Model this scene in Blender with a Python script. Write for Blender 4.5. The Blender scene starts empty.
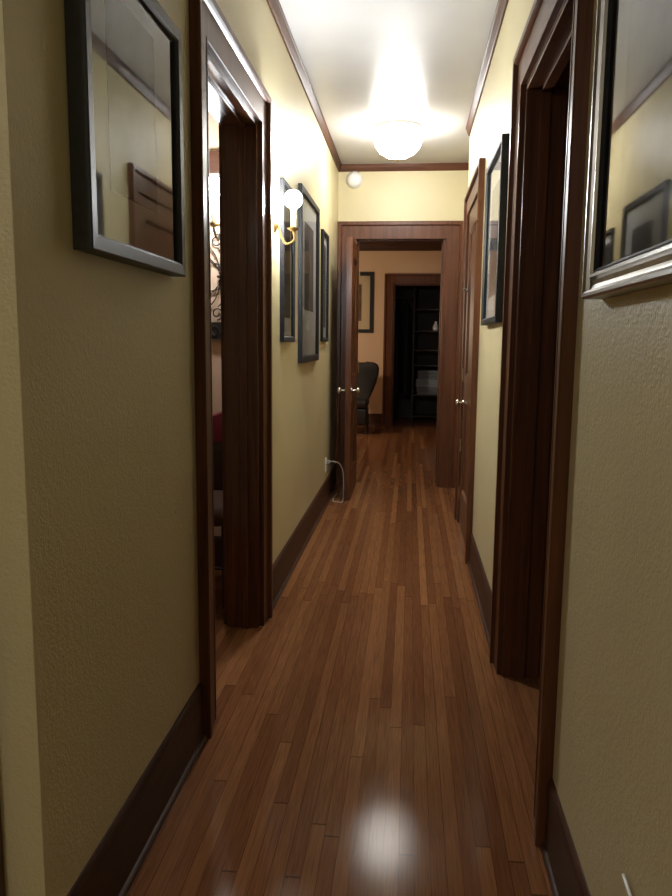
import bpy, bmesh, math, random
from mathutils import Vector, Matrix
random.seed(7)
C = bpy.context.scene.collection
sc = bpy.context.scene

# ------------------------------------------------------------------ layout (metres; x right, y down the hall, z up)
WL, WR = -0.642, 0.378          # hall wall faces
LB, RB = -0.787, 0.515          # their far faces
CZ = 2.75                       # ceiling
EY, EB = 6.62, 6.765            # end wall front / back
FY = 11.50                      # wall at the far end of the next room

# ------------------------------------------------------------------ materials
def newmat(name):
    m = bpy.data.materials.new(name); m.use_nodes = True
    nt = m.node_tree; nt.nodes.clear()
    out = nt.nodes.new('ShaderNodeOutputMaterial')
    return m, nt, out
def N(nt, typ, **kw):
    n = nt.nodes.new(typ)
    for k, v in kw.items(): setattr(n, k, v)
    return n
def bsdf(nt, out, color, rough, metal=0.0, spec=0.5, coat=0.0, coat_rough=0.1):
    b = N(nt, 'ShaderNodeBsdfPrincipled')
    if color is not None: b.inputs['Base Color'].default_value = (*color, 1)
    b.inputs['Roughness'].default_value = rough
    b.inputs['Metallic'].default_value = metal
    b.inputs['Specular IOR Level'].default_value = spec
    b.inputs['Coat Weight'].default_value = coat
    b.inputs['Coat Roughness'].default_value = coat_rough
    nt.links.new(b.outputs[0], out.inputs[0])
    return b
def plain(name, color, rough=0.5, metal=0.0, spec=0.5, var=0.12, scale=30.0, bump=0.0, coat=0.0):
    """one colour broken up by a noise, with an optional fine bump"""
    m, nt, out = newmat(name)
    b = bsdf(nt, out, None, rough, metal, spec, coat)
    tc = N(nt, 'ShaderNodeTexCoord')
    no = N(nt, 'ShaderNodeTexNoise'); no.inputs['Scale'].default_value = scale; no.inputs['Detail'].default_value = 4
    nt.links.new(tc.outputs['Object'], no.inputs['Vector'])
    r = N(nt, 'ShaderNodeValToRGB')
    r.color_ramp.elements[0].position = .3; r.color_ramp.elements[1].position = .7
    r.color_ramp.elements[0].color = (*[c*(1-var) for c in color], 1)
    r.color_ramp.elements[1].color = (*[min(1, c*(1+var)) for c in color], 1)
    nt.links.new(no.outputs['Fac'], r.inputs['Fac']); nt.links.new(r.outputs['Color'], b.inputs['Base Color'])
    if bump:
        bp = N(nt, 'ShaderNodeBump'); bp.inputs['Strength'].default_value = bump; bp.inputs['Distance'].default_value = .002
        nt.links.new(no.outputs['Fac'], bp.inputs['Height']); nt.links.new(bp.outputs[0], b.inputs['Normal'])
    return m
def paint(name, color, rough=0.42, peel=150.0, strength=0.35, dist=0.002, spec=0.5):
    """semi-gloss wall paint over orange-peel plaster"""
    m, nt, out = newmat(name)
    b = bsdf(nt, out, None, rough, 0, spec)
    tc = N(nt, 'ShaderNodeTexCoord')
    big = N(nt, 'ShaderNodeTexNoise'); big.inputs['Scale'].default_value = 2.2; big.inputs['Detail'].default_value = 3
    fine = N(nt, 'ShaderNodeTexNoise'); fine.inputs['Scale'].default_value = peel; fine.inputs['Detail'].default_value = 2
    mid = N(nt, 'ShaderNodeTexNoise'); mid.inputs['Scale'].default_value = peel*.33; mid.inputs['Detail'].default_value = 2
    for n in (big, fine, mid): nt.links.new(tc.outputs['Object'], n.inputs['Vector'])
    r = N(nt, 'ShaderNodeValToRGB')
    r.color_ramp.elements[0].position = .3; r.color_ramp.elements[1].position = .7
    r.color_ramp.elements[0].color = (*[c*.95 for c in color], 1)
    r.color_ramp.elements[1].color = (*[c*1.04 for c in color], 1)
    nt.links.new(big.outputs['Fac'], r.inputs['Fac']); nt.links.new(r.outputs['Color'], b.inputs['Base Color'])
    ad = N(nt, 'ShaderNodeMath', operation='ADD')
    nt.links.new(fine.outputs['Fac'], ad.inputs[0]); nt.links.new(mid.outputs['Fac'], ad.inputs[1])
    bp = N(nt, 'ShaderNodeBump'); bp.inputs['Strength'].default_value = strength; bp.inputs['Distance'].default_value = dist
    nt.links.new(ad.outputs[0], bp.inputs['Height']); nt.links.new(bp.outputs[0], b.inputs['Normal'])
    return m
def wood(name, dark, light, axis, rough=0.36, coat=0.05, spec=0.3):
    """varnished wood, the grain running along one axis"""
    m, nt, out = newmat(name)
    b = bsdf(nt, out, None, rough, 0, spec, coat, .15)
    tc = N(nt, 'ShaderNodeTexCoord'); mp = N(nt, 'ShaderNodeMapping')
    s = [42.0, 42.0, 42.0]; s['xyz'.index(axis)] = 2.2
    mp.inputs['Scale'].default_value = s
    no = N(nt, 'ShaderNodeTexNoise'); no.inputs['Scale'].default_value = 1.0; no.inputs['Detail'].default_value = 6
    no.inputs['Roughness'].default_value = .6; no.inputs['Distortion'].default_value = .6
    nt.links.new(tc.outputs['Object'], mp.inputs['Vector']); nt.links.new(mp.outputs[0], no.inputs['Vector'])
    r = N(nt, 'ShaderNodeValToRGB')
    r.color_ramp.elements[0].position = .3; r.color_ramp.elements[1].position = .72
    r.color_ramp.elements[0].color = (*dark, 1); r.color_ramp.elements[1].color = (*light, 1)
    nt.links.new(no.outputs['Fac'], r.inputs['Fac']); nt.links.new(r.outputs['Color'], b.inputs['Base Color'])
    bp = N(nt, 'ShaderNodeBump'); bp.inputs['Strength'].default_value = .12; bp.inputs['Distance'].default_value = .001
    nt.links.new(no.outputs['Fac'], bp.inputs['Height']); nt.links.new(bp.outputs[0], b.inputs['Normal'])
    return m
def strip_floor(name, width=0.0385):
    """narrow oak strips laid along y: every board its own tone, dark joints, grain, worn varnish"""
    m, nt, out = newmat(name)
    L = nt.links.new
    dif = N(nt, 'ShaderNodeBsdfDiffuse'); glo = N(nt, 'ShaderNodeBsdfGlossy', distribution='BECKMANN'); fre = N(nt, 'ShaderNodeFresnel')
    fre.inputs['IOR'].default_value = 1.135; glo.inputs[0].default_value = (1, .96, .9, 1)
    ms = N(nt, 'ShaderNodeMixShader'); L(fre.outputs[0], ms.inputs[0]); L(dif.outputs[0], ms.inputs[1]); L(glo.outputs[0], ms.inputs[2]); L(ms.outputs[0], out.inputs[0])
    geo = N(nt, 'ShaderNodeNewGeometry'); sep = N(nt, 'ShaderNodeSeparateXYZ'); L(geo.outputs['Position'], sep.inputs[0])
    def M(op, a, bb=None, c=None):
        n = N(nt, 'ShaderNodeMath', operation=op)
        for i, v in enumerate((a, bb, c)):
            if v is None: continue
            if isinstance(v, (int, float)): n.inputs[i].default_value = v
            else: L(v, n.inputs[i])
        return n.outputs[0]
    u = M('DIVIDE', sep.outputs['X'], width); iu = M('FLOOR', u); fu = M('SUBTRACT', u, iu)
    w1 = N(nt, 'ShaderNodeTexWhiteNoise', noise_dimensions='1D'); L(iu, w1.inputs['W'])
    off = M('MULTIPLY', w1.outputs['Value'], 3.7)
    v = M('DIVIDE', M('ADD', sep.outputs['Y'], off), M('ADD', M('MULTIPLY', w1.outputs['Value'], 1.1), 1.3))
    iv = M('FLOOR', v); fv = M('SUBTRACT', v, iv)
    cmb = N(nt, 'ShaderNodeCombineXYZ'); L(iu, cmb.inputs[0]); L(iv, cmb.inputs[1])
    w2 = N(nt, 'ShaderNodeTexWhiteNoise', noise_dimensions='3D'); L(cmb.outputs[0], w2.inputs['Vector'])
    r = N(nt, 'ShaderNodeValToRGB'); cr = r.color_ramp
    cr.elements[0].position = 0; cr.elements[0].color = (.135, .052, .022, 1)
    cr.elements[1].position = 1; cr.elements[1].color = (.275, .124, .049, 1)
    for p, c in ((.3, (.163, .065, .027)), (.62, (.190, .079, .032)), (.9, (.226, .098, .040))):
        e = cr.elements.new(p); e.color = (*c, 1)
    L(w2.outputs['Value'], r.inputs['Fac'])
    # grain
    gv = N(nt, 'ShaderNodeCombineXYZ')
    L(M('ADD', M('MULTIPLY', sep.outputs['X'], 210), M('MULTIPLY', w2.outputs['Value'], 90)), gv.inputs[0])
    L(M('MULTIPLY', sep.outputs['Y'], 7), gv.inputs[1])
    g = N(nt, 'ShaderNodeTexNoise'); g.inputs['Scale'].default_value = 1; g.inputs['Detail'].default_value = 5
    g.inputs['Distortion'].default_value = .8; L(gv.outputs[0], g.inputs['Vector'])
    gm = N(nt, 'ShaderNodeMapRange'); gm.inputs['From Min'].default_value = .3; gm.inputs['From Max'].default_value = .7
    gm.inputs['To Min'].default_value = .74; gm.inputs['To Max'].default_value = 1.18; L(g.outputs['Fac'], gm.inputs['Value'])
    mx = N(nt, 'ShaderNodeMix', data_type='RGBA', blend_type='MULTIPLY'); mx.inputs['Factor'].default_value = 1
    L(r.outputs['Color'], mx.inputs['A']); L(gm.outputs[0], mx.inputs['B'])
    # joints
    eu = M('MINIMUM', fu, M('SUBTRACT', 1.0, fu)); ev = M('MINIMUM', fv, M('SUBTRACT', 1.0, fv))
    w3 = M('MULTIPLY_ADD', w1.outputs['Value'], .030, .008)
    ju = M('GREATER_THAN', eu, w3); jv = M('GREATER_THAN', ev, .0016)
    j = M('MULTIPLY', ju, jv); jj = M('MULTIPLY_ADD', j, .55, .45)
    mx2 = N(nt, 'ShaderNodeMix', data_type='RGBA', blend_type='MULTIPLY'); mx2.inputs['Factor'].default_value = 1
    L(mx.outputs['Result'], mx2.inputs['A']); L(jj, mx2.inputs['B'])
    L(mx2.outputs['Result'], dif.inputs[0])
    # worn varnish
    wn = N(nt, 'ShaderNodeTexNoise'); wn.inputs['Scale'].default_value = 6; wn.inputs['Detail'].default_value = 5; L(geo.outputs['Position'], wn.inputs['Vector'])
    rr = N(nt, 'ShaderNodeMapRange'); rr.inputs['To Min'].default_value = .10; rr.inputs['To Max'].default_value = .19; L(wn.outputs['Fac'], rr.inputs['Value'])
    L(rr.outputs[0], glo.inputs['Roughness'])
    bh = M('ADD', M('MULTIPLY', j, .5), M('MULTIPLY_ADD', g.outputs['Fac'], .25, M('MULTIPLY', w2.outputs['Value'], .25)))
    bp = N(nt, 'ShaderNodeBump'); bp.inputs['Strength'].default_value = .3; bp.inputs['Distance'].default_value = .0006
    L(bh, bp.inputs['Height']); L(bp.outputs[0], dif.inputs['Normal']); L(bp.outputs[0], glo.inputs['Normal']); L(bp.outputs[0], fre.inputs['Normal'])
    return m
def glass(name, ior, rough=0.03):
    """thin picture glass: clear, with a real fresnel reflection"""
    m, nt, out = newmat(name)
    t = N(nt, 'ShaderNodeBsdfTransparent'); t.inputs[0].default_value = (.93, .95, .94, 1)
    g = N(nt, 'ShaderNodeBsdfGlossy'); g.inputs['Roughness'].default_value = rough; g.inputs[0].default_value = (1, 1, 1, 1)
    f = N(nt, 'ShaderNodeFresnel'); f.inputs['IOR'].default_value = ior
    mx = N(nt, 'ShaderNodeMixShader')
    nt.links.new(f.outputs[0], mx.inputs[0]); nt.links.new(t.outputs[0], mx.inputs[1]); nt.links.new(g.outputs[0], mx.inputs[2])
    nt.links.new(mx.outputs[0], out.inputs[0])
    return m
def emit(name, color, strength):
    m, nt, out = newmat(name)
    e = N(nt, 'ShaderNodeEmission'); e.inputs[0].default_value = (*color, 1); e.inputs[1].default_value = strength
    nt.links.new(e.outputs[0], out.inputs[0])
    return m

M_WALL = paint('hall_wall_paint', (.60, .52, .30), .40, 165, .55, .0022)
M_PEACH = paint('side_room_paint', (.66, .46, .33), .5, 130, .2)
M_TAN = paint('far_room_paint', (.60, .405, .255), .5, 130, .2)
M_CEIL = paint('ceiling_paint', (.53, .52, .515), .34, 70, .22)
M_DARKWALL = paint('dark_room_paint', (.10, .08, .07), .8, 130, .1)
WD, WLT = (.060, .020, .0085), (.138, .049, .0185)
M_WZ = wood('trim_wood_upright', WD, WLT, 'z')
M_WY = wood('trim_wood_along', WD, WLT, 'y')
M_WX = wood('trim_wood_across', WD, WLT, 'x')
M_WGLOSS = wood('trim_wood_high_varnish', WD, WLT, 'z', .2, .6)
M_BASE = wood('baseboard_wood', (.040, .018, .011), (.078, .034, .019), 'y', .5, 0, .2)
M_BASEX = wood('baseboard_wood_across', (.040, .018, .011), (.078, .034, .019), 'x', .5, 0, .2)
M_CROWN = wood('crown_wood', (.050, .023, .014), (.095, .043, .025), 'y', .5, 0, .2)
M_DOOR = wood('door_wood', (.062, .021, .009), (.138, .050, .019), 'z')
M_FLOOR = strip_floor('oak_strip_floor')
M_BLACK = plain('black_frame_lacquer', (.011, .011, .013), .5, 0, .25, .2, 60)
M_CHAR = plain('charcoal_frame_lacquer', (.045, .049, .056), .42, 0, .35, .12, 60)
M_SILVER = plain('silver_leaf_moulding', (.40, .39, .38), .28, .9, .5, .12, 24)
M_MAT = plain('mount_board', (.64, .64, .65), .8, 0, .2, .03, 80)
M_MATS = plain('smoke_grey_mount_board', (.21, .21, .20), .8, 0, .2, .03, 80)
M_MATW = plain('pale_mount_board', (.50, .48, .44), .8, 0, .2, .03, 80)
M_MATT = plain('tan_mount_board', (.64, .48, .32), .8, 0, .2, .05, 80)
M_PHOTO = plain('grey_print', (.12, .118, .12), .6, 0, .3, .6, 7)
M_PHOTOD = plain('dark_print', (.045, .045, .05), .6, 0, .3, .6, 6)
M_PHOTOB = plain('brown_print', (.13, .065, .035), .6, 0, .3, .4, 8)
M_GLASS = glass('picture_glass', 1.72)
M_GLASSA = glass('low_glare_picture_glass', 1.06)
M_MATG = plain('grey_mount_board', (.42, .42, .435), .8, 0, .2, .03, 80)
M_BRASS = plain('aged_brass', (.62, .47, .24), .28, 1, .5, .15, 60)
M_NICKEL = plain('polished_nickel', (.78, .76, .73), .18, 1, .5, .06, 60)
M_IRON = plain('wrought_iron', (.022, .018, .016), .5, .3, .5, .25, 90, .3)
M_CANDLE = plain('ivory_candle_sleeve', (.72, .66, .52), .5, 0, .4, .06, 60)
M_BULB = emit('sconce_bulb_glow', (.92, .96, 1.0), 760)
M_BULB2 = emit('side_bulb_glow', (.90, .94, 1.0), 270)
M_DOME = emit('ceiling_dome_glow', (1.0, .985, .96), 60)
M_WHITE = plain('white_plastic', (.78, .77, .74), .4, 0, .5, .03, 40)
M_CORD = plain('ivory_cord', (.34, .31, .25), .5, 0, .4, .08, 80)
M_SLOT = plain('slot_black', (.01, .01, .01), .6)
M_LEATHER = plain('dark_leather', (.018, .016, .018), .34, 0, .5, .3, 70, .25)
M_RED = plain('crimson_fabric', (.20, .026, .042), .85, 0, .2, .15, 120, .3)
M_BROWNF = plain('brown_upholstery', (.10, .055, .04), .85, 0, .2, .15, 120, .3)
M_DKWOOD = wood('dark_furniture_wood', (.02, .010, .007), (.045, .02, .012), 'z')
M_LINEN = plain('grey_blue_linen', (.30, .34, .38), .9, 0, .2, .12, 60, .3)
M_LINEN2 = plain('slate_linen', (.20, .22, .25), .9, 0, .2, .15, 60, .3)
M_COAT = plain('black_coat_wool', (.022, .024, .028), .9, 0, .2, .25, 90, .3)
M_COATG = plain('dark_green_coat_cloth', (.026, .034, .032), .9, 0, .2, .25, 90, .3)
M_SHELF = plain('dark_shelf_board', (.05, .045, .045), .6, 0, .4, .2, 20)
M_VASE = plain('glazed_white_vase', (.7, .72, .75), .08, 0, .8, .05, 20)

# ------------------------------------------------------------------ mesh helpers
class MB:
    def __init__(s): s.v = []; s.f = []
    def add(s, vs, fs):
        k = len(s.v); s.v += [tuple(p) for p in vs]; s.f += [tuple(i + k for i in f) for f in fs]; return s
    def box(s, x0, x1, y0, y1, z0, z1):
        x0, x1 = sorted((x0, x1)); y0, y1 = sorted((y0, y1)); z0, z1 = sorted((z0, z1))
        return s.add([(x0,y0,z0),(x1,y0,z0),(x1,y1,z0),(x0,y1,z0),(x0,y0,z1),(x1,y0,z1),(x1,y1,z1),(x0,y1,z1)],
                     [(0,3,2,1),(4,5,6,7),(0,1,5,4),(1,2,6,5),(2,3,7,6),(3,0,4,7)])
    def sweep(s, profile, frames):
        """closed profile carried through frames: each frame maps (u,v) to a point"""
        n = len(profile); vs = [fr(u, v) for fr in frames for (u, v) in profile]; fs = []
        for i in range(len(frames)-1):
            for j in range(n):
                a = i*n+j; b = i*n+(j+1) % n
                fs.append((a, b, b+n, a+n))
        fs.append(tuple(range(n))[::-1]); k = (len(frames)-1)*n; fs.append(tuple(range(k, k+n)))
        return s.add(vs, fs)
    def ring(s, profile, frames):
        n = len(profile); m = len(frames); vs = [fr(u, v) for fr in frames for (u, v) in profile]; fs = []
        for i in range(m):
            for j in range(n):
                a = i*n+j; b = i*n+(j+1) % n; c = ((i+1) % m)*n+(j+1) % n; d = ((i+1) % m)*n+j
                fs.append((a, b, c, d))
        return s.add(vs, fs)
    def tube(s, pts, r, seg=10):
        pts = [Vector(p) for p in pts]; rs = r if isinstance(r, (list, tuple)) else [r]*len(pts)
        up = None; vs = []; n = len(pts)
        for i, p in enumerate(pts):
            t = (pts[min(i+1, n-1)] - pts[max(i-1, 0)]).normalized()
            if up is None:
                up = t.orthogonal().normalized()
            else:
                up = (up - t*up.dot(t)); up = up.normalized() if up.length > 1e-6 else t.orthogonal().normalized()
            w = t.cross(up)
            for k in range(seg):
                a = 2*math.pi*k/seg; vs.append(p + rs[i]*(math.cos(a)*up + math.sin(a)*w))
        fs = [(i*seg+k, i*seg+(k+1) % seg, (i+1)*seg+(k+1) % seg, (i+1)*seg+k) for i in range(n-1) for k in range(seg)]
        fs += [tuple(range(seg))[::-1], tuple(range((n-1)*seg, n*seg))]
        return s.add(vs, fs)
    def lathe(s, prof, origin=(0,0,0), axis=(0,0,1), seg=28):
        """prof: list of (radius, height along axis)"""
        ax = Vector(axis).normalized(); e1 = ax.orthogonal().normalized(); e2 = ax.cross(e1); o = Vector(origin); vs = []; n = len(prof)
        for r, h in prof:
            for k in range(seg):
                a = 2*math.pi*k/seg; vs.append(o + ax*h + max(r, 1e-4)*(math.cos(a)*e1 + math.sin(a)*e2))
        fs = [(i*seg+k, i*seg+(k+1) % seg, (i+1)*seg+(k+1) % seg, (i+1)*seg+k) for i in range(n-1) for k in range(seg)]
        fs += [tuple(range(seg))[::-1], tuple(range((n-1)*seg, n*seg))]
        return s.add(vs, fs)
    def grid(s, rows):
        n = len(rows[0]); vs = [p for r in rows for p in r]
        fs = [(i*n+j, i*n+j+1, (i+1)*n+j+1, (i+1)*n+j) for i in range(len(rows)-1) for j in range(n-1)]
        return s.add(vs, fs)
    def build(s, name, mat, parent=None, bevel=0, smooth=False, subsurf=0, loc=None):
        me = bpy.data.meshes.new(name); me.from_pydata(s.v, [], s.f)
        bm = bmesh.new(); bm.from_mesh(me); bmesh.ops.recalc_face_normals(bm, faces=bm.faces); bm.to_mesh(me); bm.free()
        me.materials.append(mat)
        o = bpy.data.objects.new(name, me); C.objects.link(o)
        if smooth:
            for p in me.polygons: p.use_smooth = True
            try: me.set_sharp_from_angle(angle=math.radians(40))
            except Exception: pass
        if bevel:
            b = o.modifiers.new('bevel', 'BEVEL'); b.width = bevel; b.segments = 2; b.limit_method = 'ANGLE'; b.angle_limit = .6
        if subsurf:
            b = o.modifiers.new('sub', 'SUBSURF'); b.levels = subsurf; b.render_levels = subsurf
        if parent is not None:
            o.parent = parent; o.matrix_parent_inverse = Matrix.Translation(-parent.location)
        return o
def tag(o, label, cat, group=None, kind=None):
    o['label'] = label; o['category'] = cat
    if group: o['group'] = group
    if kind: o['kind'] = kind
    return o
def thing(name, loc, label, cat, group=None, kind=None):
    o = bpy.data.objects.new(name, None); C.objects.link(o); o.location = loc
    o.empty_display_size = .1
    return tag(o, label, cat, group, kind)
def struct(o):
    o['kind'] = 'structure'; return o
def smoothpath(pts, n=8):
    """Catmull-Rom through points"""
    P = [Vector(p) for p in pts]; out = []
    for i in range(len(P)-1):
        p0 = P[max(i-1, 0)]; p1 = P[i]; p2 = P[i+1]; p3 = P[min(i+2, len(P)-1)]
        for k in range(n):
            t = k/n
            out.append(.5*((2*p1)+(p2-p0)*t+(2*p0-5*p1+4*p2-p3)*t*t+(3*p1-p0-3*p2+p3)*t**3))
    out.append(P[-1]); return out

# ------------------------------------------------------------------ the shell
struct(MB().box(-4, 4, -2.6, 13.4, -.1, 0).build('floor', M_FLOOR))
struct(MB().box(-4, 4, -2.6, 13.4, CZ, CZ+.1).build('ceiling', M_CEIL))
TOP = 2.15
LO0, LO1 = 2.345, 3.185          # left opening along y
RO0, RO1 = 1.925, 2.805          # right opening
CO0, CO1 = 4.41, 5.29            # closet door opening
EO0, EO1 = -.496, .280           # end doorway along x
RE = 5.56                       # the right wall ends here; past it the hall is wider
FO0, FO1 = -.275, .62            # doorway in the far room's end wall
struct(MB().box(LB, WL, 1.195, LO0, 0, CZ).box(LB, WL, LO0, LO1, TOP, CZ).box(LB, WL, LO1, EY, 0, CZ).build('wall_left', M_WALL))
struct(MB().box(WR, RB, -2.5, RO0, 0, CZ).box(WR, RB, RO0, RO1, TOP, CZ).box(WR, RB, RO1, CO0, 0, CZ)
       .box(WR, RB, CO0, CO1, TOP, CZ).box(WR, RB, CO1, RE, 0, CZ).build('wall_right', M_WALL))
struct(MB().box(-4, EO0, EY, EB, 0, CZ).box(EO0, EO1, EY, EB, 2.17, CZ).box(EO1, 4, EY, EB, 0, CZ).build('wall_end', M_WALL))
struct(MB().box(-2.3, LB, 1.195, 1.34, 0, CZ).build('wall_entry', M_WALL))
struct(MB().box(-2.4, -2.3, -2.5, 1.34, 0, CZ).build('wall_entry_left', M_WALL))
struct(MB().box(-2.4, RB, -2.6, -2.5, 0, CZ).build('wall_back', M_WALL))
struct(MB().box(.60, .72, RE-.14, EY, 0, CZ).box(RB, .60, RE-.14, RE, 0, CZ).build('wall_right_recess', M_WALL))
# the room through the left doorway
struct(MB().box(-3.6, LB, 4.0, 4.12, 0, CZ).build('wall_side_room_end', M_PEACH))
struct(MB().box(-3.7, -3.6, 1.34, 4.12, 0, CZ).build('wall_side_room_left', M_PEACH))
struct(MB().box(-3.6, -2.4, 1.24, 1.34, 0, CZ).build('wall_side_room_back', M_PEACH))
# the dark room through the right doorway
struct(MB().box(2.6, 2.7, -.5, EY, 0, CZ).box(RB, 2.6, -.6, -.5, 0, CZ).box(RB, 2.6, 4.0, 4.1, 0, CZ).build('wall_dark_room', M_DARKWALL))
# the next room and the closet at its end
struct(MB().box(-2.6, FO0, FY, FY+.12, 0, CZ).box(FO0, FO1, FY, FY+.12, TOP, CZ).box(FO1, 2.6, FY, FY+.12, 0, CZ).build('wall_far', M_TAN))
struct(MB().box(-2.7, -2.6, EB, FY+.12, 0, CZ).build('wall_far_left', M_TAN))
struct(MB().box(2.6, 2.7, EB, FY+.12, 0, CZ).build('wall_far_right', M_TAN))
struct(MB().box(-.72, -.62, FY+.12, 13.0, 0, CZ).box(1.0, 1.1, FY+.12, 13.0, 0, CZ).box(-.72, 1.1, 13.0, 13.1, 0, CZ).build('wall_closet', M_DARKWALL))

# --- door and wall trim
CAS = [(0,0),(0,.017),(.0015,.019),(.008,.019),(.0095,.017),(.098,.018),(.101,.026),(.106,.034),(.128,.034),(.132,.030),(.132,0)]
CAS_WIDE = [(u*1.1, v) for u, v in CAS]
def casing(name, kind, wall, sgn, a0, a1, top, prof=CAS, mat=M_WZ):
    """mitred casing round an opening; the wall face is x=wall ('x') or y=wall ('y'), sgn is the way it stands out"""
    def P(a, z, v): return (wall+sgn*v, a, z) if kind == 'x' else (a, wall+sgn*v, z)
    fr = [lambda u, v: P(a0-u, 0, v), lambda u, v: P(a0-u, top+u, v), lambda u, v: P(a1+u, top+u, v), lambda u, v: P(a1+u, 0, v)]
    return MB().sweep(prof, fr).build(name, mat)
def jamb(name, kind, w0, w1, a0, a1, top, stop=.45, mat=M_WZ):
    """lining of an opening, with a door stop"""
    m = MB(); t = .02
    w0, w1 = sorted((w0, w1)); s0 = w0+(w1-w0)*stop; s1 = s0+.035
    def bx(p0, p1, q0, q1, z0, z1):
        m.box(p0, p1, q0, q1, z0, z1) if kind == 'x' else m.box(q0, q1, p0, p1, z0, z1)
    bx(w0, w1, a0-.001, a0+t, 0, top); bx(w0, w1, a1-t, a1+.001, 0, top); bx(w0, w1, a0+t, a1-t, top-t, top)
    bx(s0, s1, a0+t, a0+t+.013, 0, top-t); bx(s0, s1, a1-t-.013, a1-t, 0, top-t); bx(s0, s1, a0+t+.013, a1-t-.013, top-t-.013, top-t)
    return m.build(name, mat, bevel=.002)
TR = {}
struct(casing('trim_1', 'x', WL, 1, LO0, LO1, TOP)); struct(jamb('trim_2', 'x', LB, WL, LO0, LO1, TOP, mat=M_WGLOSS))
struct(casing('trim_3', 'x', LB, -1, LO0, LO1, TOP))
struct(casing('trim_4', 'x', WR, -1, RO0, RO1, TOP)); struct(jamb('trim_5', 'x', WR, RB, RO0, RO1, TOP, .35))
struct(casing('trim_6', 'x', RB, 1, RO0, RO1, TOP))
struct(casing('trim_7', 'x', WR, -1, CO0, CO1, 2.12)); struct(jamb('trim_8', 'x', WR, RB, CO0, CO1, 2.15, .6))
struct(casing('trim_9', 'y', EY, -1, EO0, EO1, 2.138, CAS_WIDE)); struct(jamb('trim_10', 'y', EY, EB, EO0, EO1, 2.165, .5))
struct(casing('trim_11', 'y', EB, 1, EO0, EO1, 2.17))
struct(casing('trim_12', 'y', FY, -1, FO0, FO1, TOP)); struct(jamb('trim_13', 'y', FY, FY+.12, FO0, FO1, TOP, .5))
# side casing of a doorway on the entry wall, only its edge is in view
struct(MB().box(-.85, -.717, 1.163, 1.195, 0, 2.28).build('trim_14', M_WZ, bevel=.004))
# baseboards: tall board, eased top, shoe
BASE = [(0,0),(0,.19),(.004,.19),(.009,.183),(.012,.172),(.012,.016),(.018,.013),(.022,.008),(.022,0)]
def baseboard(name, kind, wall, sgn, runs, mat=None):
    m = MB()
    for a, b in runs:
        def F(t): return (lambda u, v: (wall+sgn*u, t, v)) if kind == 'x' else (lambda u, v: (t, wall+sgn*u, v))
        m.sweep(BASE, [F(a), F(b)])
    return struct(m.build(name, mat or (M_BASE if kind == 'x' else M_BASEX)))
baseboard('baseboard_left', 'x', WL, 1, [(1.195, LO0-.132), (LO1+.132, EY)])
baseboard('baseboard_right', 'x', WR, -1, [(-2.5, RO0-.132), (RO1+.132, CO0-.132), ])
baseboard('baseboard_end', 'y', EY, -1, [(EO1+.145, .60)])
baseboard('baseboard_far', 'y', FY, -1, [(-2.6, FO0-.132), (FO1+.132, 2.6)])
baseboard('baseboard_side', 'y', 4.0, -1, [(-3.6, LB-.05)])
# crown: a small cove strip under the ceiling
CROWN = [(0,0),(0,-.056),(.009,-.056),(.013,-.050),(.017,-.040),(.023,-.026),(.027,-.014),(.031,-.010),(.031,0)]
def crown(name, kind, wall, sgn, a, b, mat):
    def F(t): return (lambda u, v: (wall+sgn*u, t, CZ+v)) if kind == 'x' else (lambda u, v: (t, wall+sgn*u, CZ+v))
    return struct(MB().sweep(CROWN, [F(a), F(b)]).build(name, mat))
crown('trim_15', 'x', WL, 1, 1.195, EY, M_CROWN)
crown('trim_16', 'x', WR, -1, -2.5, RE, M_CROWN)
crown('trim_17', 'y', EY, -1, WL, .60, M_WX)
crown('trim_20', 'x', .60, -1, RE, EY, M_CROWN)
baseboard('baseboard_recess', 'x', .60, -1, [(RE, EY)])
struct(MB().sweep([(0,0),(0,-.135),(.010,-.135),(.016,-.12),(.03,-.10),(.05,-.05),(.075,-.02),(.08,-.012),(.08,0)], [lambda u, v: (-2.6, FY-u, CZ+v), lambda u, v: (2.6, FY-u, CZ+v)]).build('trim_18', M_BASEX))
# picture rail in the side room
struct(MB().box(-3.6, LB, 3.972, 4.0, 2.125, 2.235).build('trim_19', M_BASEX, bevel=.006))

# ------------------------------------------------------------------ doors
def leaf_mesh(w, h, t, rows, stile=.115):
    """panelled door leaf in local x 0..w, y 0..t, z 0..h; recessed panels on both faces"""
    m = MB(); m.box(0, stile, 0, t, 0, h).box(w-stile, w, 0, t, 0, h)
    zs = [0]
    for z0, z1 in rows: zs += [z0, z1]
    zs.append(h)
    for i in range(0, len(zs), 2): m.box(stile, w-stile, 0, t, zs[i], zs[i+1])
    for z0, z1 in rows:
        m.box(stile, w-stile, t*.36, t*.64, z0, z1)
        for y0, s in ((0, 1), (t, -1)):                       # sticking round the panel
            pr = [(0, .003), (.006, .003), (.018, .011), (.018, t*.36), (0, t*.36)]
            x0, x1 = stile, w-stile
            fr = [lambda u, v, y0=y0, s=s: (x0+u, y0+s*v, z0+u), lambda u, v, y0=y0, s=s: (x1-u, y0+s*v, z0+u),
                  lambda u, v, y0=y0, s=s: (x1-u, y0+s*v, z1-u), lambda u, v, y0=y0, s=s: (x0+u, y0+s*v, z1-u)]
            m.ring(pr, fr)
    return m
def xform(m, f): m.v = [f(*p) for p in m.v]; return m
KNOB = [(.026,0),(.026,.004),(.018,.007),(.009,.012),(.0085,.028),(.016,.034),(.026,.042),(.029,.050),(.027,.058),(.019,.064),(.006,.067)]
def knob(name, pos, axis, parent, mat=M_NICKEL, k=1.0):
    return MB().lathe([(r*k, h*k) for r, h in KNOB], pos, axis, 24).build(name, mat, parent, smooth=True)
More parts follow.
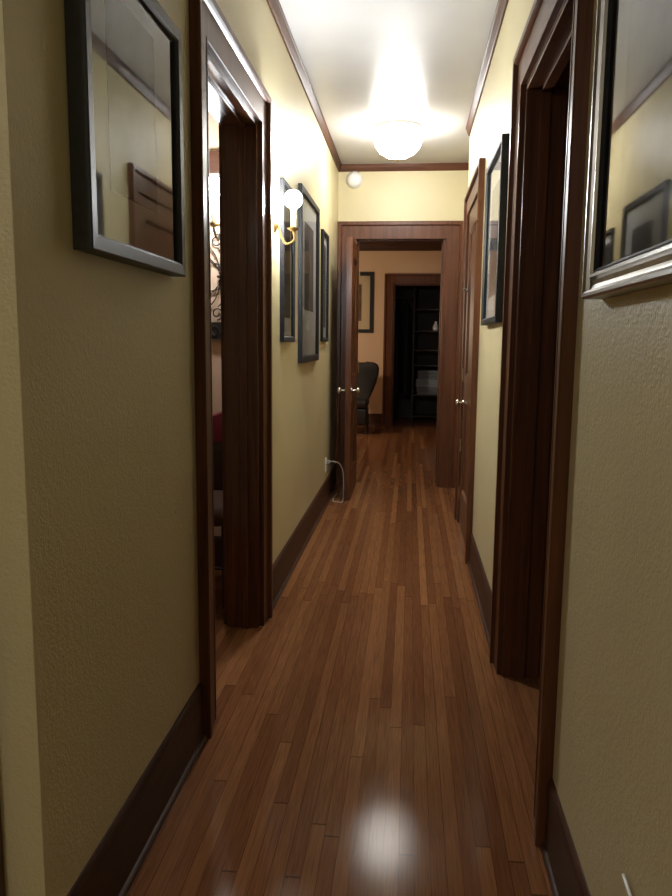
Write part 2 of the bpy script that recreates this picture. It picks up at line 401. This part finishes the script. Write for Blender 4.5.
# the open door at the end of the hall, swung back almost to the left wall
LW, LH, LT = .675, 2.055, .044
d1 = thing('door_1', (-.455, 6.605, .008), 'dark brown panelled wooden door standing open at the end of the hall', 'door', kind='structure')
dl = xform(leaf_mesh(LW, LH, LT, [(.22, .78), (.98, 1.92)]), lambda x, y, z: (-.504+y, 6.60-x, .008+z)).build('leaf', M_DOOR, d1, bevel=.002)
knob('door_knob', (-.460, 5.985, .885), (1, 0, 0), d1)
knob('door_knob', (-.504, 5.985, .885), (-1, 0, 0), d1)
MB().box(-.4602, -.4575, 5.968, 6.002, .80, .93).build('lock_plate', M_BRASS, d1, bevel=.001)
for z in (.25, 1.05, 1.85):
    MB().tube([(-.452, 6.606, z-.05), (-.452, 6.606, z+.05)], .006).build('hinge', M_BRASS, d1)
# the shut closet door in the right wall
d2 = thing('door_2', (.375, 5.27, .008), 'shut panelled brown closet door in the right-hand wall', 'door', kind='structure')
dl2 = xform(leaf_mesh(.832, 2.112, .040, [(.24, .86), (1.04, 1.98)], .105), lambda x, y, z: (.372+y, 5.266-x, .008+z)).build('leaf', M_DOOR, d2, bevel=.002)
knob('door_knob', (.372, 5.215, .86), (-1, 0, 0), d2, k=.85)
MB().box(.3695, .3725, 5.19, 5.24, .74, .80).box(.3695, .3725, 5.2, 5.23, .9, 1.0).build('lock_plate', M_NICKEL, d2, bevel=.001)
m = MB().lathe([(.019,0),(.019,.004),(.010,.008),(.010,.016)], (.372, 5.15, 1.615), (-1,0,0), 20)
m.tube([(.352, 5.15, 1.615), (.345, 5.13, 1.617), (.343, 5.095, 1.620)], .007)
m.build('latch', M_NICKEL, d2, smooth=True)
for z in (.22, .56, 1.05):
    MB().tube([(.366, 5.272, z-.045), (.366, 5.272, z+.045)], .007).build('hinge', M_NICKEL, d2, smooth=True)

# ------------------------------------------------------------------ framed pictures
def framed(name, wall, sgn, a0, a1, z0, z1, fw, depth, label, group, fmat, mmat, pmat, mat_w, axis='x', prof=None, cat='picture', print_rect=None, gmat=None):
    """frame, mount, print and glass hung on a wall face; a runs along the wall"""
    def P(a, z, v): return (wall+sgn*v, a, z) if axis == 'x' else (a, wall+sgn*v, z)
    cz = (a0+a1)/2
    root = thing(name, P(cz, z0, 0.0), label, cat, group)
    pr = prof or [(0,.001),(0,depth),(.003,depth+.002),(fw*.8,depth+.001),(fw,depth-.006),(fw,.001)]
    fr = [lambda u, v: P(a0+u, z0+u, v), lambda u, v: P(a1-u, z0+u, v), lambda u, v: P(a1-u, z1-u, v), lambda u, v: P(a0+u, z1-u, v)]
    MB().ring(pr, fr).build('frame', fmat, root)
    i0, i1, j0, j1 = a0+fw*.9, a1-fw*.9, z0+fw*.9, z1-fw*.9
    def slab(v0, v1, r0, r1, s0, s1):
        if axis == 'x': return MB().box(wall+sgn*v0, wall+sgn*v1, r0, r1, s0, s1)
        return MB().box(r0, r1, wall+sgn*v0, wall+sgn*v1, s0, s1)
    vm = max(.004, depth-.020)
    slab(vm-.003, vm, i0, i1, j0, j1).build('mount', mmat, root)
    if print_rect: p0, p1, q0, q1 = print_rect
    else: p0, p1, q0, q1 = i0+mat_w, i1-mat_w, j0+mat_w, j1-mat_w
    slab(vm, vm+.0012, p0, p1, q0, q1).build('print', pmat, root)
    vg = vm+.009
    # a single pane face, thin as picture glass
    g = [P(i0, j0, vg), P(i1, j0, vg), P(i1, j1, vg), P(i0, j1, vg)]
    o = MB().add(g, [(0,1,2,3)]).build('glass', gmat or M_GLASS, root)
    nrm = o.data.polygons[0].normal
    if (nrm.x if axis == 'x' else nrm.y)*sgn < 0: o.data.flip_normals()
    return root
framed('framed_picture', WL, 1, 1.412, 2.012, 1.432, 2.045, .034, .038,
       'square black framed print nearest the camera, high on the left wall before the doorway', None, M_CHAR, M_MAT, M_PHOTO, .13, print_rect=(1.56, 1.85, 1.57, 1.97))
G3 = 'black framed pictures on the left wall past the doorway'
framed('framed_picture', WL, 1, 3.70, 4.07, 1.262, 2.04, .030, .020,
       'narrow black framed picture behind the lit wall sconce on the left wall', G3, M_BLACK, M_MATG, M_PHOTOD, .055, gmat=M_GLASSA, print_rect=(3.775, 3.995, 1.385, 1.95))
framed('framed_picture', WL, 1, 4.30, 5.13, 1.142, 2.135, .042, .022,
       'tallest of the three black framed pictures on the left wall, hung lowest in the middle', G3, M_BLACK, M_MATG, M_PHOTOD, .16,
       gmat=M_GLASSA, print_rect=(4.54, 4.95, 1.455, 1.97))
framed('framed_picture', WL, 1, 5.38, 5.74, 1.268, 2.045, .030, .020,
       'narrow black framed picture on the left wall closest to the open door', G3, M_BLACK, M_MATG, M_PHOTOD, .06, gmat=M_GLASSA, print_rect=(5.45, 5.67, 1.37, 1.96))
framed('framed_picture', WR, -1, 3.20, 3.84, 1.352, 2.095, .030, .032,
       'black framed picture on the right wall between the dark doorway and the closet door', None, M_BLACK, M_MATW, M_PHOTO, .10)
SILV = [(0,.001),(0,.020),(.004,.026),(.010,.027),(.014,.022),(.020,.026),(.030,.031),(.036,.040),(.042,.041),(.046,.038),(.048,.028),(.054,.022),(.054,.001)]
SILV = [(0,.001),(0,.036),(.004,.041),(.010,.041),(.015,.036),(.018,.029),(.026,.026),(.034,.029),(.039,.036),(.044,.036),(.047,.031),(.049,.020),(.049,.001)]
framed('framed_picture', WR, -1, .93, 1.575, 1.352, 2.06, .049, .034,
       'large silver framed picture nearest the camera on the right wall', None, M_SILVER, M_MATS, M_PHOTO, .10, prof=SILV)
sroot = [o for o in C.objects if o.get('label', '').startswith('large silver')][0]
def PS(a, z, v): return (WR-v, a, z)
a0, a1, z0, z1 = .93+.046, 1.575-.046, 1.352+.046, 2.06-.046
MB().ring([(0,.016),(0,.030),(.004,.031),(.010,.024),(.010,.016)], [lambda u, v: PS(a0+u, z0+u, v), lambda u, v: PS(a1-u, z0+u, v), lambda u, v: PS(a1-u, z1-u, v), lambda u, v: PS(a0+u, z1-u, v)]).build('lip_shade', M_BLACK, sroot)  # black ring puts the shade of the frame's inner lip into colour
framed('framed_picture', FY, -1, -1.27, -.57, 1.41, 2.305, .052, .026,
       'black framed picture on the tan wall of the room beyond the end doorway', None, M_BLACK, M_MATT, M_PHOTOB, .13, axis='y')

# ------------------------------------------------------------------ lights of the place
def bulb_mesh(x, y, z, r=.042):
    pr = [(.012,0),(.014,.012)]+[(r*math.sin(a), .012+r*.94-r*math.cos(a)) for a in [.42+(math.pi-.42)*i/12 for i in range(13)]]
    return MB().lathe(pr, (x, y, z), seg=24)
# sconce on the hall's left wall
sx, sy = -.553, 3.56
s1 = thing('wall_sconce', (WL, sy, 1.80), 'lit brass candle sconce on the left hall wall just past the doorway', 'wall sconce', 'lit wall sconces')
MB().lathe([(.034,0),(.034,.004),(.028,.010),(.020,.013),(.012,.020)], (WL, sy, 1.80), (1,0,0), 28).build('backplate', M_BRASS, s1, smooth=True)
arm = smoothpath([(WL+.018, sy, 1.80), (WL+.030, sy, 1.755), (WL+.050, sy, 1.718), (WL+.072, sy, 1.715), (WL+.095, sy, 1.735), (sx, sy, 1.772)])
MB().tube(arm, .0055, 10).build('arm', M_BRASS, s1, smooth=True)
MB().lathe([(.005,0),(.012,.004),(.026,.012),(.028,.016),(.014,.018),(.013,.024)], (sx, sy, 1.768)).build('cup', M_BRASS, s1, smooth=True)
MB().lathe([(.012,0),(.012,.07),(.010,.072)], (sx, sy, 1.79)).build('candle_sleeve', M_CANDLE, s1, smooth=True)
bulb_mesh(sx, sy, 1.862).build('bulb', M_BULB, s1, smooth=True)
# iron scroll sconce in the side room
bx, by = -.967, 3.70
s2 = thing('wall_sconce', (-.988, 4.0, 1.27), 'lit wall sconce with black iron scrollwork seen through the left doorway', 'wall sconce', 'lit wall sconces')
xc, yy = -.988, 3.985
m = MB()
def spiral(cx, cz, r0, r1, a0, turns, n=30):
    return [(cx+(r0+(r1-r0)*i/n)*math.cos(a0+turns*2*math.pi*i/n), yy, cz+(r0+(r1-r0)*i/n)*math.sin(a0+turns*2*math.pi*i/n)) for i in range(n+1)]
for s in (-1, 1):
    # tall bows, crossing strands through the middle and a scroll at each end
    m.tube([(xc+s*(.105*math.cos(a)-.125), yy, 1.60+.17*math.sin(a)) for a in [(-1.5+3.0*i/28) for i in range(29)]], .0036, 8)
    m.tube([(xc+s*(-.12+.24*i/20), yy+.006, 1.60+.11*math.sin((i/20-.5)*math.pi)) for i in range(21)], .0036, 8)
    m.tube([(xc+s*.12*i/12, yy, 1.672-.012*math.cos(i/12*math.pi)) for i in range(13)], .003, 8)
    m.tube([(xc+s*.12*i/12, yy, 1.528+.012*math.cos(i/12*math.pi)) for i in range(13)], .003, 8)
    m.tube(spiral(xc+s*.040, 1.785, .034, .010, math.pi*.5, s*1.3), .0036, 8)
    m.tube(spiral(xc+s*.040, 1.408, .034, .010, -math.pi*.5, -s*1.3), .0036, 8)
    m.tube(smoothpath([(xc+s*.034, yy, 1.442), (xc+s*.012, yy, 1.47), (xc, yy, 1.52)], 5), .0036, 8)
    m.tube(smoothpath([(xc+s*.034, yy, 1.751), (xc+s*.012, yy, 1.72), (xc, yy, 1.68)], 5), .0036, 8)
m.tube([(xc, yy, 1.79), (xc, yy, 1.83)], .004, 8)
m.tube([(xc-.13, yy, 1.362), (xc-.13, yy, 1.83), (xc+.13, yy, 1.83), (xc+.13, yy, 1.362)], .004, 8)
m.build('scrollwork', M_IRON, s2, smooth=True)
m = MB()
for k in range(8):
    a = k*math.pi/4
    m.lathe([(.001,-.016),(.007,-.008),(.008,0),(.006,.010),(.001,.016)], (xc+.022*math.cos(a), yy-.006, 1.60+.022*math.sin(a)), (math.cos(a), 0, math.sin(a)), 10)
m.build('rosette', M_IRON, s2, smooth=True)
m = MB().box(-1.24, -.83, 3.965, 4.0, 1.275, 1.362)
for k in range(9):
    m.tube(spiral_pts := [(-1.215+.045*k+.016*math.cos(t*.5), 3.962, 1.318+.026*math.sin(t*.5)) for t in range(13)], .004, 6)
m.build('bottom_bar', M_IRON, s2)
m = MB().tube(smoothpath([(xc, 3.985, 1.84), (xc, 3.93, 1.79), (xc+.010, 3.80, 1.775), (bx-.001, by+.03, 1.79), (bx, by, 1.812)]), .006, 8)
m.build('arm', M_IRON, s2, smooth=True)
MB().lathe([(.006,0),(.014,.004),(.032,.010),(.034,.016),(.015,.018),(.014,.026)], (bx, by, 1.810)).build('cup', M_BRASS, s2, smooth=True)
MB().lathe([(.0135,0),(.0135,.125),(.011,.127)], (bx, by, 1.828)).build('candle_sleeve', M_CANDLE, s2, smooth=True)
bulb_mesh(bx, by, 1.94, .050).build('bulb', M_BULB2, s2, smooth=True)
# flush light on the hall ceiling near the end wall
cx, cy = -.12, 5.50
cl = thing('ceiling_light', (cx, cy, CZ), 'round white flush ceiling light glowing near the end of the hall', 'ceiling light')
MB().lathe([(.165,0),(.165,-.020),(.155,-.030),(.10,-.034)], (cx, cy, CZ)).build('base', M_WHITE, cl, smooth=True)
MB().lathe([(.150,-.030),(.168,-.055),(.170,-.090),(.155,-.135),(.122,-.175),(.075,-.202),(.030,-.212),(.002,-.213)], (cx, cy, CZ), seg=40).build('glass_dome', M_DOME, cl, smooth=True)
MB().lathe([(.010,-.210),(.012,-.216),(.009,-.226),(.002,-.232)], (cx, cy, CZ), seg=16).build('finial', M_BRASS, cl, smooth=True)

# ------------------------------------------------------------------ small things of the hall
sd = thing('lens_ghost_dome', (-.51, EY, 2.63), 'small white dome standing in for a lens ghost high on the end wall, tight under the crown strip', 'lens ghost')  # made-up dome imitating the bright spot of a lens ghost
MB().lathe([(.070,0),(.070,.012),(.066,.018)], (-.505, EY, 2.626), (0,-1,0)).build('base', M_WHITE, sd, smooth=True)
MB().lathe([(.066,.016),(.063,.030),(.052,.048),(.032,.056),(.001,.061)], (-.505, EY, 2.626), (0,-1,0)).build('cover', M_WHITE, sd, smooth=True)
ou = thing('electrical_outlet', (WL, 5.80, .31), 'white electrical outlet low on the left wall beside the open door', 'outlet')
MB().box(WL, WL+.006, 5.765, 5.835, .255, .365).build('cover_plate', M_WHITE, ou, bevel=.002)
for z in (.29, .335):
    f = MB().box(WL+.006, WL+.009, 5.783, 5.817, z-.015, z+.015).build('socket', M_WHITE, ou, bevel=.002)
    MB().box(WL+.009, WL+.0095, 5.792, 5.795, z-.006, z+.006).box(WL+.009, WL+.0095, 5.805, 5.808, z-.006, z+.006).build('slot', M_SLOT, f)
co = thing('power_cord', (WL+.02, 5.80, .0), 'thin pale power cord looping from the outlet to the floor by the open door', 'cord')
MB().box(WL+.0095, WL+.035, 5.786, 5.814, .322, .348).build('plug', M_CORD, co, bevel=.004)
MB().tube(smoothpath([(WL+.034, 5.80, .335), (WL+.06, 5.81, .338), (WL+.105, 5.83, .318), (WL+.135, 5.84, .25), (WL+.139, 5.84, .13), (WL+.137, 5.84, .03),
    (WL+.125, 5.83, .008), (WL+.085, 5.86, .006), (WL+.050, 5.90, .006), (WL+.055, 6.2, .006)]), .004, 8).build('cable', M_CORD, co, smooth=True)
wc = MB().tube(smoothpath([(.371, 1.178, .393), (.368, 1.165, .399), (.366, 1.13, .400), (.366, 1.09, .392), (.367, 1.06, .36), (.371, 1.05, .30), (.376, 1.05, .20), (.376, 1.05, .19)]), .0032, 8)
wc = wc.build('white_cable', M_WHITE, smooth=True)
tag(wc, 'short white cable lying against the right wall at the bottom corner', 'cable')

# ------------------------------------------------------------------ chair in the side room
rc = thing('armless_chair', (-1.055, 3.75, 0), 'dark wooden chair with a crimson top rail cushion, seen through the left doorway', 'chair')
cxx = -1.055
def rounded_box(x0, x1, y0, y1, z0, z1, r, name, mat, parent):
    o = MB().box(x0, x1, y0, y1, z0, z1).build(name, mat, parent)
    b = o.modifiers.new('bevel', 'BEVEL'); b.width = r; b.segments = 4
    for p in o.data.polygons: p.use_smooth = True
    return o
m = MB(); pr = []
xs = [cxx-.22+.0367*i for i in range(13)]
for (yo, zo) in ((0, .745), (-.028, .75), (-.034, .79), (-.028, .83), (0, .84), (.022, .83), (.022, .75), (0, .745)):
    pr.append([(x, 3.80+yo, zo+(.03+.35*(x-cxx) if zo > .78 else 0)*1.0) for x in xs])
m.grid(pr); m.build('back_cushion', M_RED, rc, smooth=True)
MB().box(cxx-.21, cxx+.21, 3.79, 3.815, .70, .75).box(cxx-.19, cxx+.19, 3.795, 3.81, .42, .71).build('backrest', M_DKWOOD, rc, bevel=.004)
for x in (cxx-.20, cxx+.20): MB().box(x-.018, x+.018, 3.785, 3.82, .0, .745).build('leg', M_DKWOOD, rc, bevel=.004)
for x in (cxx-.21, cxx+.21): MB().box(x-.02, x+.02, 3.38, 3.42, 0, .42).build('leg', M_DKWOOD, rc, bevel=.004)
rounded_box(cxx-.225, cxx+.225, 3.34, 3.79, .40, .50, .045, 'seat', M_BROWNF, rc)

# ------------------------------------------------------------------ the room beyond: wing-backed chair
fc = thing('upholstered_chair', (-.85, 10.75, 0), 'dark leather high-backed chair against the far wall past the end doorway', 'chair')
m = MB(); outl = [(.10,.44),(.13,.42),(.20,.56),(.255,.70),(.285,.82),(.29,.90),(.265,.955),(.21,.985),(.10,.995)]
full = [(-x, z) for x, z in outl[::-1]] + outl
rows = []
X0 = -.73
for k, (yo, sc_) in enumerate(((.06,.95),(.03,1.0),(-.01,1.0),(-.05,.95),(-.065,.85))):
    rows.append([(X0+x*sc_, 10.85+yo+.18*(z-.42)*.6-.25*abs(x)*abs(x), .42+(z-.42)*(.5+.5*sc_)) for x, z in full])
m.grid(rows)
n = len(full)
m.f.append(tuple(range(n))); m.f.append(tuple(range(4*n, 5*n))[::-1])
m.build('backrest', M_LEATHER, fc, smooth=True)
rounded_box(X0-.26, X0+.155, 10.36, 10.88, .36, .47, .04, 'seat', M_LEATHER, fc)
rounded_box(X0-.25, X0+.15, 10.38, 10.90, .12, .36, .03, 'skirt', M_LEATHER, fc)
for x in (X0-.22, X0+.13):
    for y in (10.41, 10.86): MB().box(x-.022, x+.022, y-.022, y+.022, 0, .14).build('leg', M_DKWOOD, fc, bevel=.004)

# ------------------------------------------------------------------ closet at the far end
sh = thing('closet_shelves', (.40, 12.45, 0), 'dark shelf unit holding folded linen inside the unlit far closet', 'shelves')
MB().box(.035, .06, 12.2, 12.7, 0, 2.3).build('side_panel', M_SHELF, sh); MB().box(.86, .885, 12.2, 12.7, 0, 2.3).build('side_panel', M_SHELF, sh)
for z in (.10, .44, .92, 1.16, 1.46, 1.80): MB().box(.06, .86, 12.2, 12.7, z-.02, z).build('shelf_board', M_SHELF, sh)
def folded(x0, x1, y0, y1, z0, h, mat, label):
    m = MB(); n = 3
    for k in range(n):
        a = h*k/n; b = h*(k+1)/n-.003; ins = .008*(k % 2)
        prof = [(0, a), (.012, a-.0), (x1-x0-.01, a), (x1-x0, (a+b)/2), (x1-x0-.01, b), (.01, b), (-.004, (a+b)/2)]
        m.sweep(prof, [lambda u, v: (x0+u, y0+ins, z0+v), lambda u, v: (x0+u, y1, z0+v)])
    o = m.build('folded_blanket', mat, smooth=True); tag(o, label, 'blanket', 'folded linen on the closet shelves'); return o
folded(.12, .62, 12.22, 12.6, .440, .12, M_LINEN2, 'slate folded blanket lowest in the pile on the dark closet shelves')
folded(.10, .60, 12.21, 12.6, .562, .13, M_LINEN, 'pale grey-blue folded blanket in the middle of the closet pile')
folded(.13, .60, 12.22, 12.6, .694, .14, M_LINEN2, 'slate folded blanket topmost in the pile on the dark closet shelves')
va = MB().lathe([(.030,0),(.045,.012),(.052,.05),(.040,.09),(.022,.12),(.020,.135),(.028,.148),(.024,.148),(.016,.13)], (.395, 12.28, 1.46)).build('vase', M_VASE, smooth=True)
tag(va, 'small glinting white vase on an upper shelf of the dark far closet', 'vase')
rod = MB().tube([(-.62, 12.25, 1.98), (.035, 12.25, 1.98)], .014, 12).build('closet_rod', M_SHELF, smooth=True)
tag(rod, 'dark rail the coats hang from in the unlit far closet', 'rail')
def coat(xm, mat, label, w=.085, bot=.45):
    root = thing('hanging_coat', (xm, 12.25, 1.96), label, 'coat', 'coats hanging in the far closet')
    m = MB(); rows = []
    for (z, d, t) in ((1.90,.06,.02),(1.86,.16,.03),(1.78,.21,.042),(1.4,.20,.045),(1.0,.21,.048),(.7,.22,.05),(bot,.23,.05)):
        ring = []
        for k in range(24):
            a = 2*math.pi*k/24; fold = 1+.16*math.sin(5*a+xm*40)*(1.9-z)
            ring.append((xm+t*w/.075*math.cos(a)*fold, 12.25+d*math.sin(a), z))
        ring.append(ring[0]); rows.append(ring)
    m.grid(rows); m.build('body', mat, root, smooth=True)
    MB().tube([(xm, 12.25, 1.895), (xm, 12.25, 1.955), (xm, 12.231, 1.968), (xm, 12.230, 1.985), (xm, 12.25, 2.0), (xm, 12.270, 1.99)], .003, 6).build('hanger_hook', M_NICKEL, root)
    return root
coat(-.23, M_COAT, 'black coat hanging nearest the left door frame in the far closet')
coat(-.075, M_COATG, 'dark green-black coat hanging next to the shelves in the far closet')
coat(-.39, M_COAT, 'black coat hanging deepest behind the left door frame in the far closet', bot=.6)

# ------------------------------------------------------------------ lamp of the next room, out of sight to the left of its doorway
ld = bpy.data.lights.new('far_room_lamp', 'POINT'); ld.energy = 62; ld.color = (1, .84, .62); ld.shadow_soft_size = .09
lo = bpy.data.objects.new('far_room_lamp', ld); lo.location = (-1.75, 9.6, 1.55); C.objects.link(lo)
fl = bpy.data.lights.new('entry_lamp', 'POINT'); fl.energy = 31; fl.color = (1, .98, .93); fl.shadow_soft_size = .15
fo = bpy.data.objects.new('entry_lamp', fl); fo.location = (-1.1, -1.3, 2.35); C.objects.link(fo)
w = bpy.data.worlds.new('night'); sc.world = w; w.use_nodes = True
w.node_tree.nodes['Background'].inputs[0].default_value = (.02, .022, .03, 1); w.node_tree.nodes['Background'].inputs[1].default_value = .2

# ------------------------------------------------------------------ camera
f_px, pitch, yaw, roll, H = 753.23, .1392, .0964, .0097, 1.26189
cyw, syw = math.cos(yaw), math.sin(yaw); cp, sp = math.cos(pitch), math.sin(pitch)
fw = Vector((-syw*cp, cyw*cp, -sp)); r = Vector((cyw, syw, 0)); u = r.cross(fw)
cr_, sr_ = math.cos(roll), math.sin(roll)
r2, u2 = cr_*r+sr_*u, -sr_*r+cr_*u
cam = bpy.data.cameras.new('camera'); co_ = bpy.data.objects.new('camera', cam); C.objects.link(co_)
co_.matrix_world = Matrix(((r2.x, u2.x, -fw.x, 0), (r2.y, u2.y, -fw.y, 0), (r2.z, u2.z, -fw.z, H), (0, 0, 0, 1)))
cam.sensor_fit = 'VERTICAL'; cam.sensor_height = 36; cam.lens = f_px/896*36; cam.clip_start = .02
sc.camera = co_

sc.view_settings.view_transform = 'Standard'; sc.view_settings.look = 'None'
sc.view_settings.exposure = 0; sc.view_settings.gamma = 1; sc.view_settings.use_curve_mapping = False
sc.cycles.use_denoising = True
sc.cycles.max_bounces = 10; sc.cycles.diffuse_bounces = 6; sc.cycles.glossy_bounces = 5; sc.cycles.transparent_max_bounces = 12
sc.cycles.sample_clamp_indirect = 6
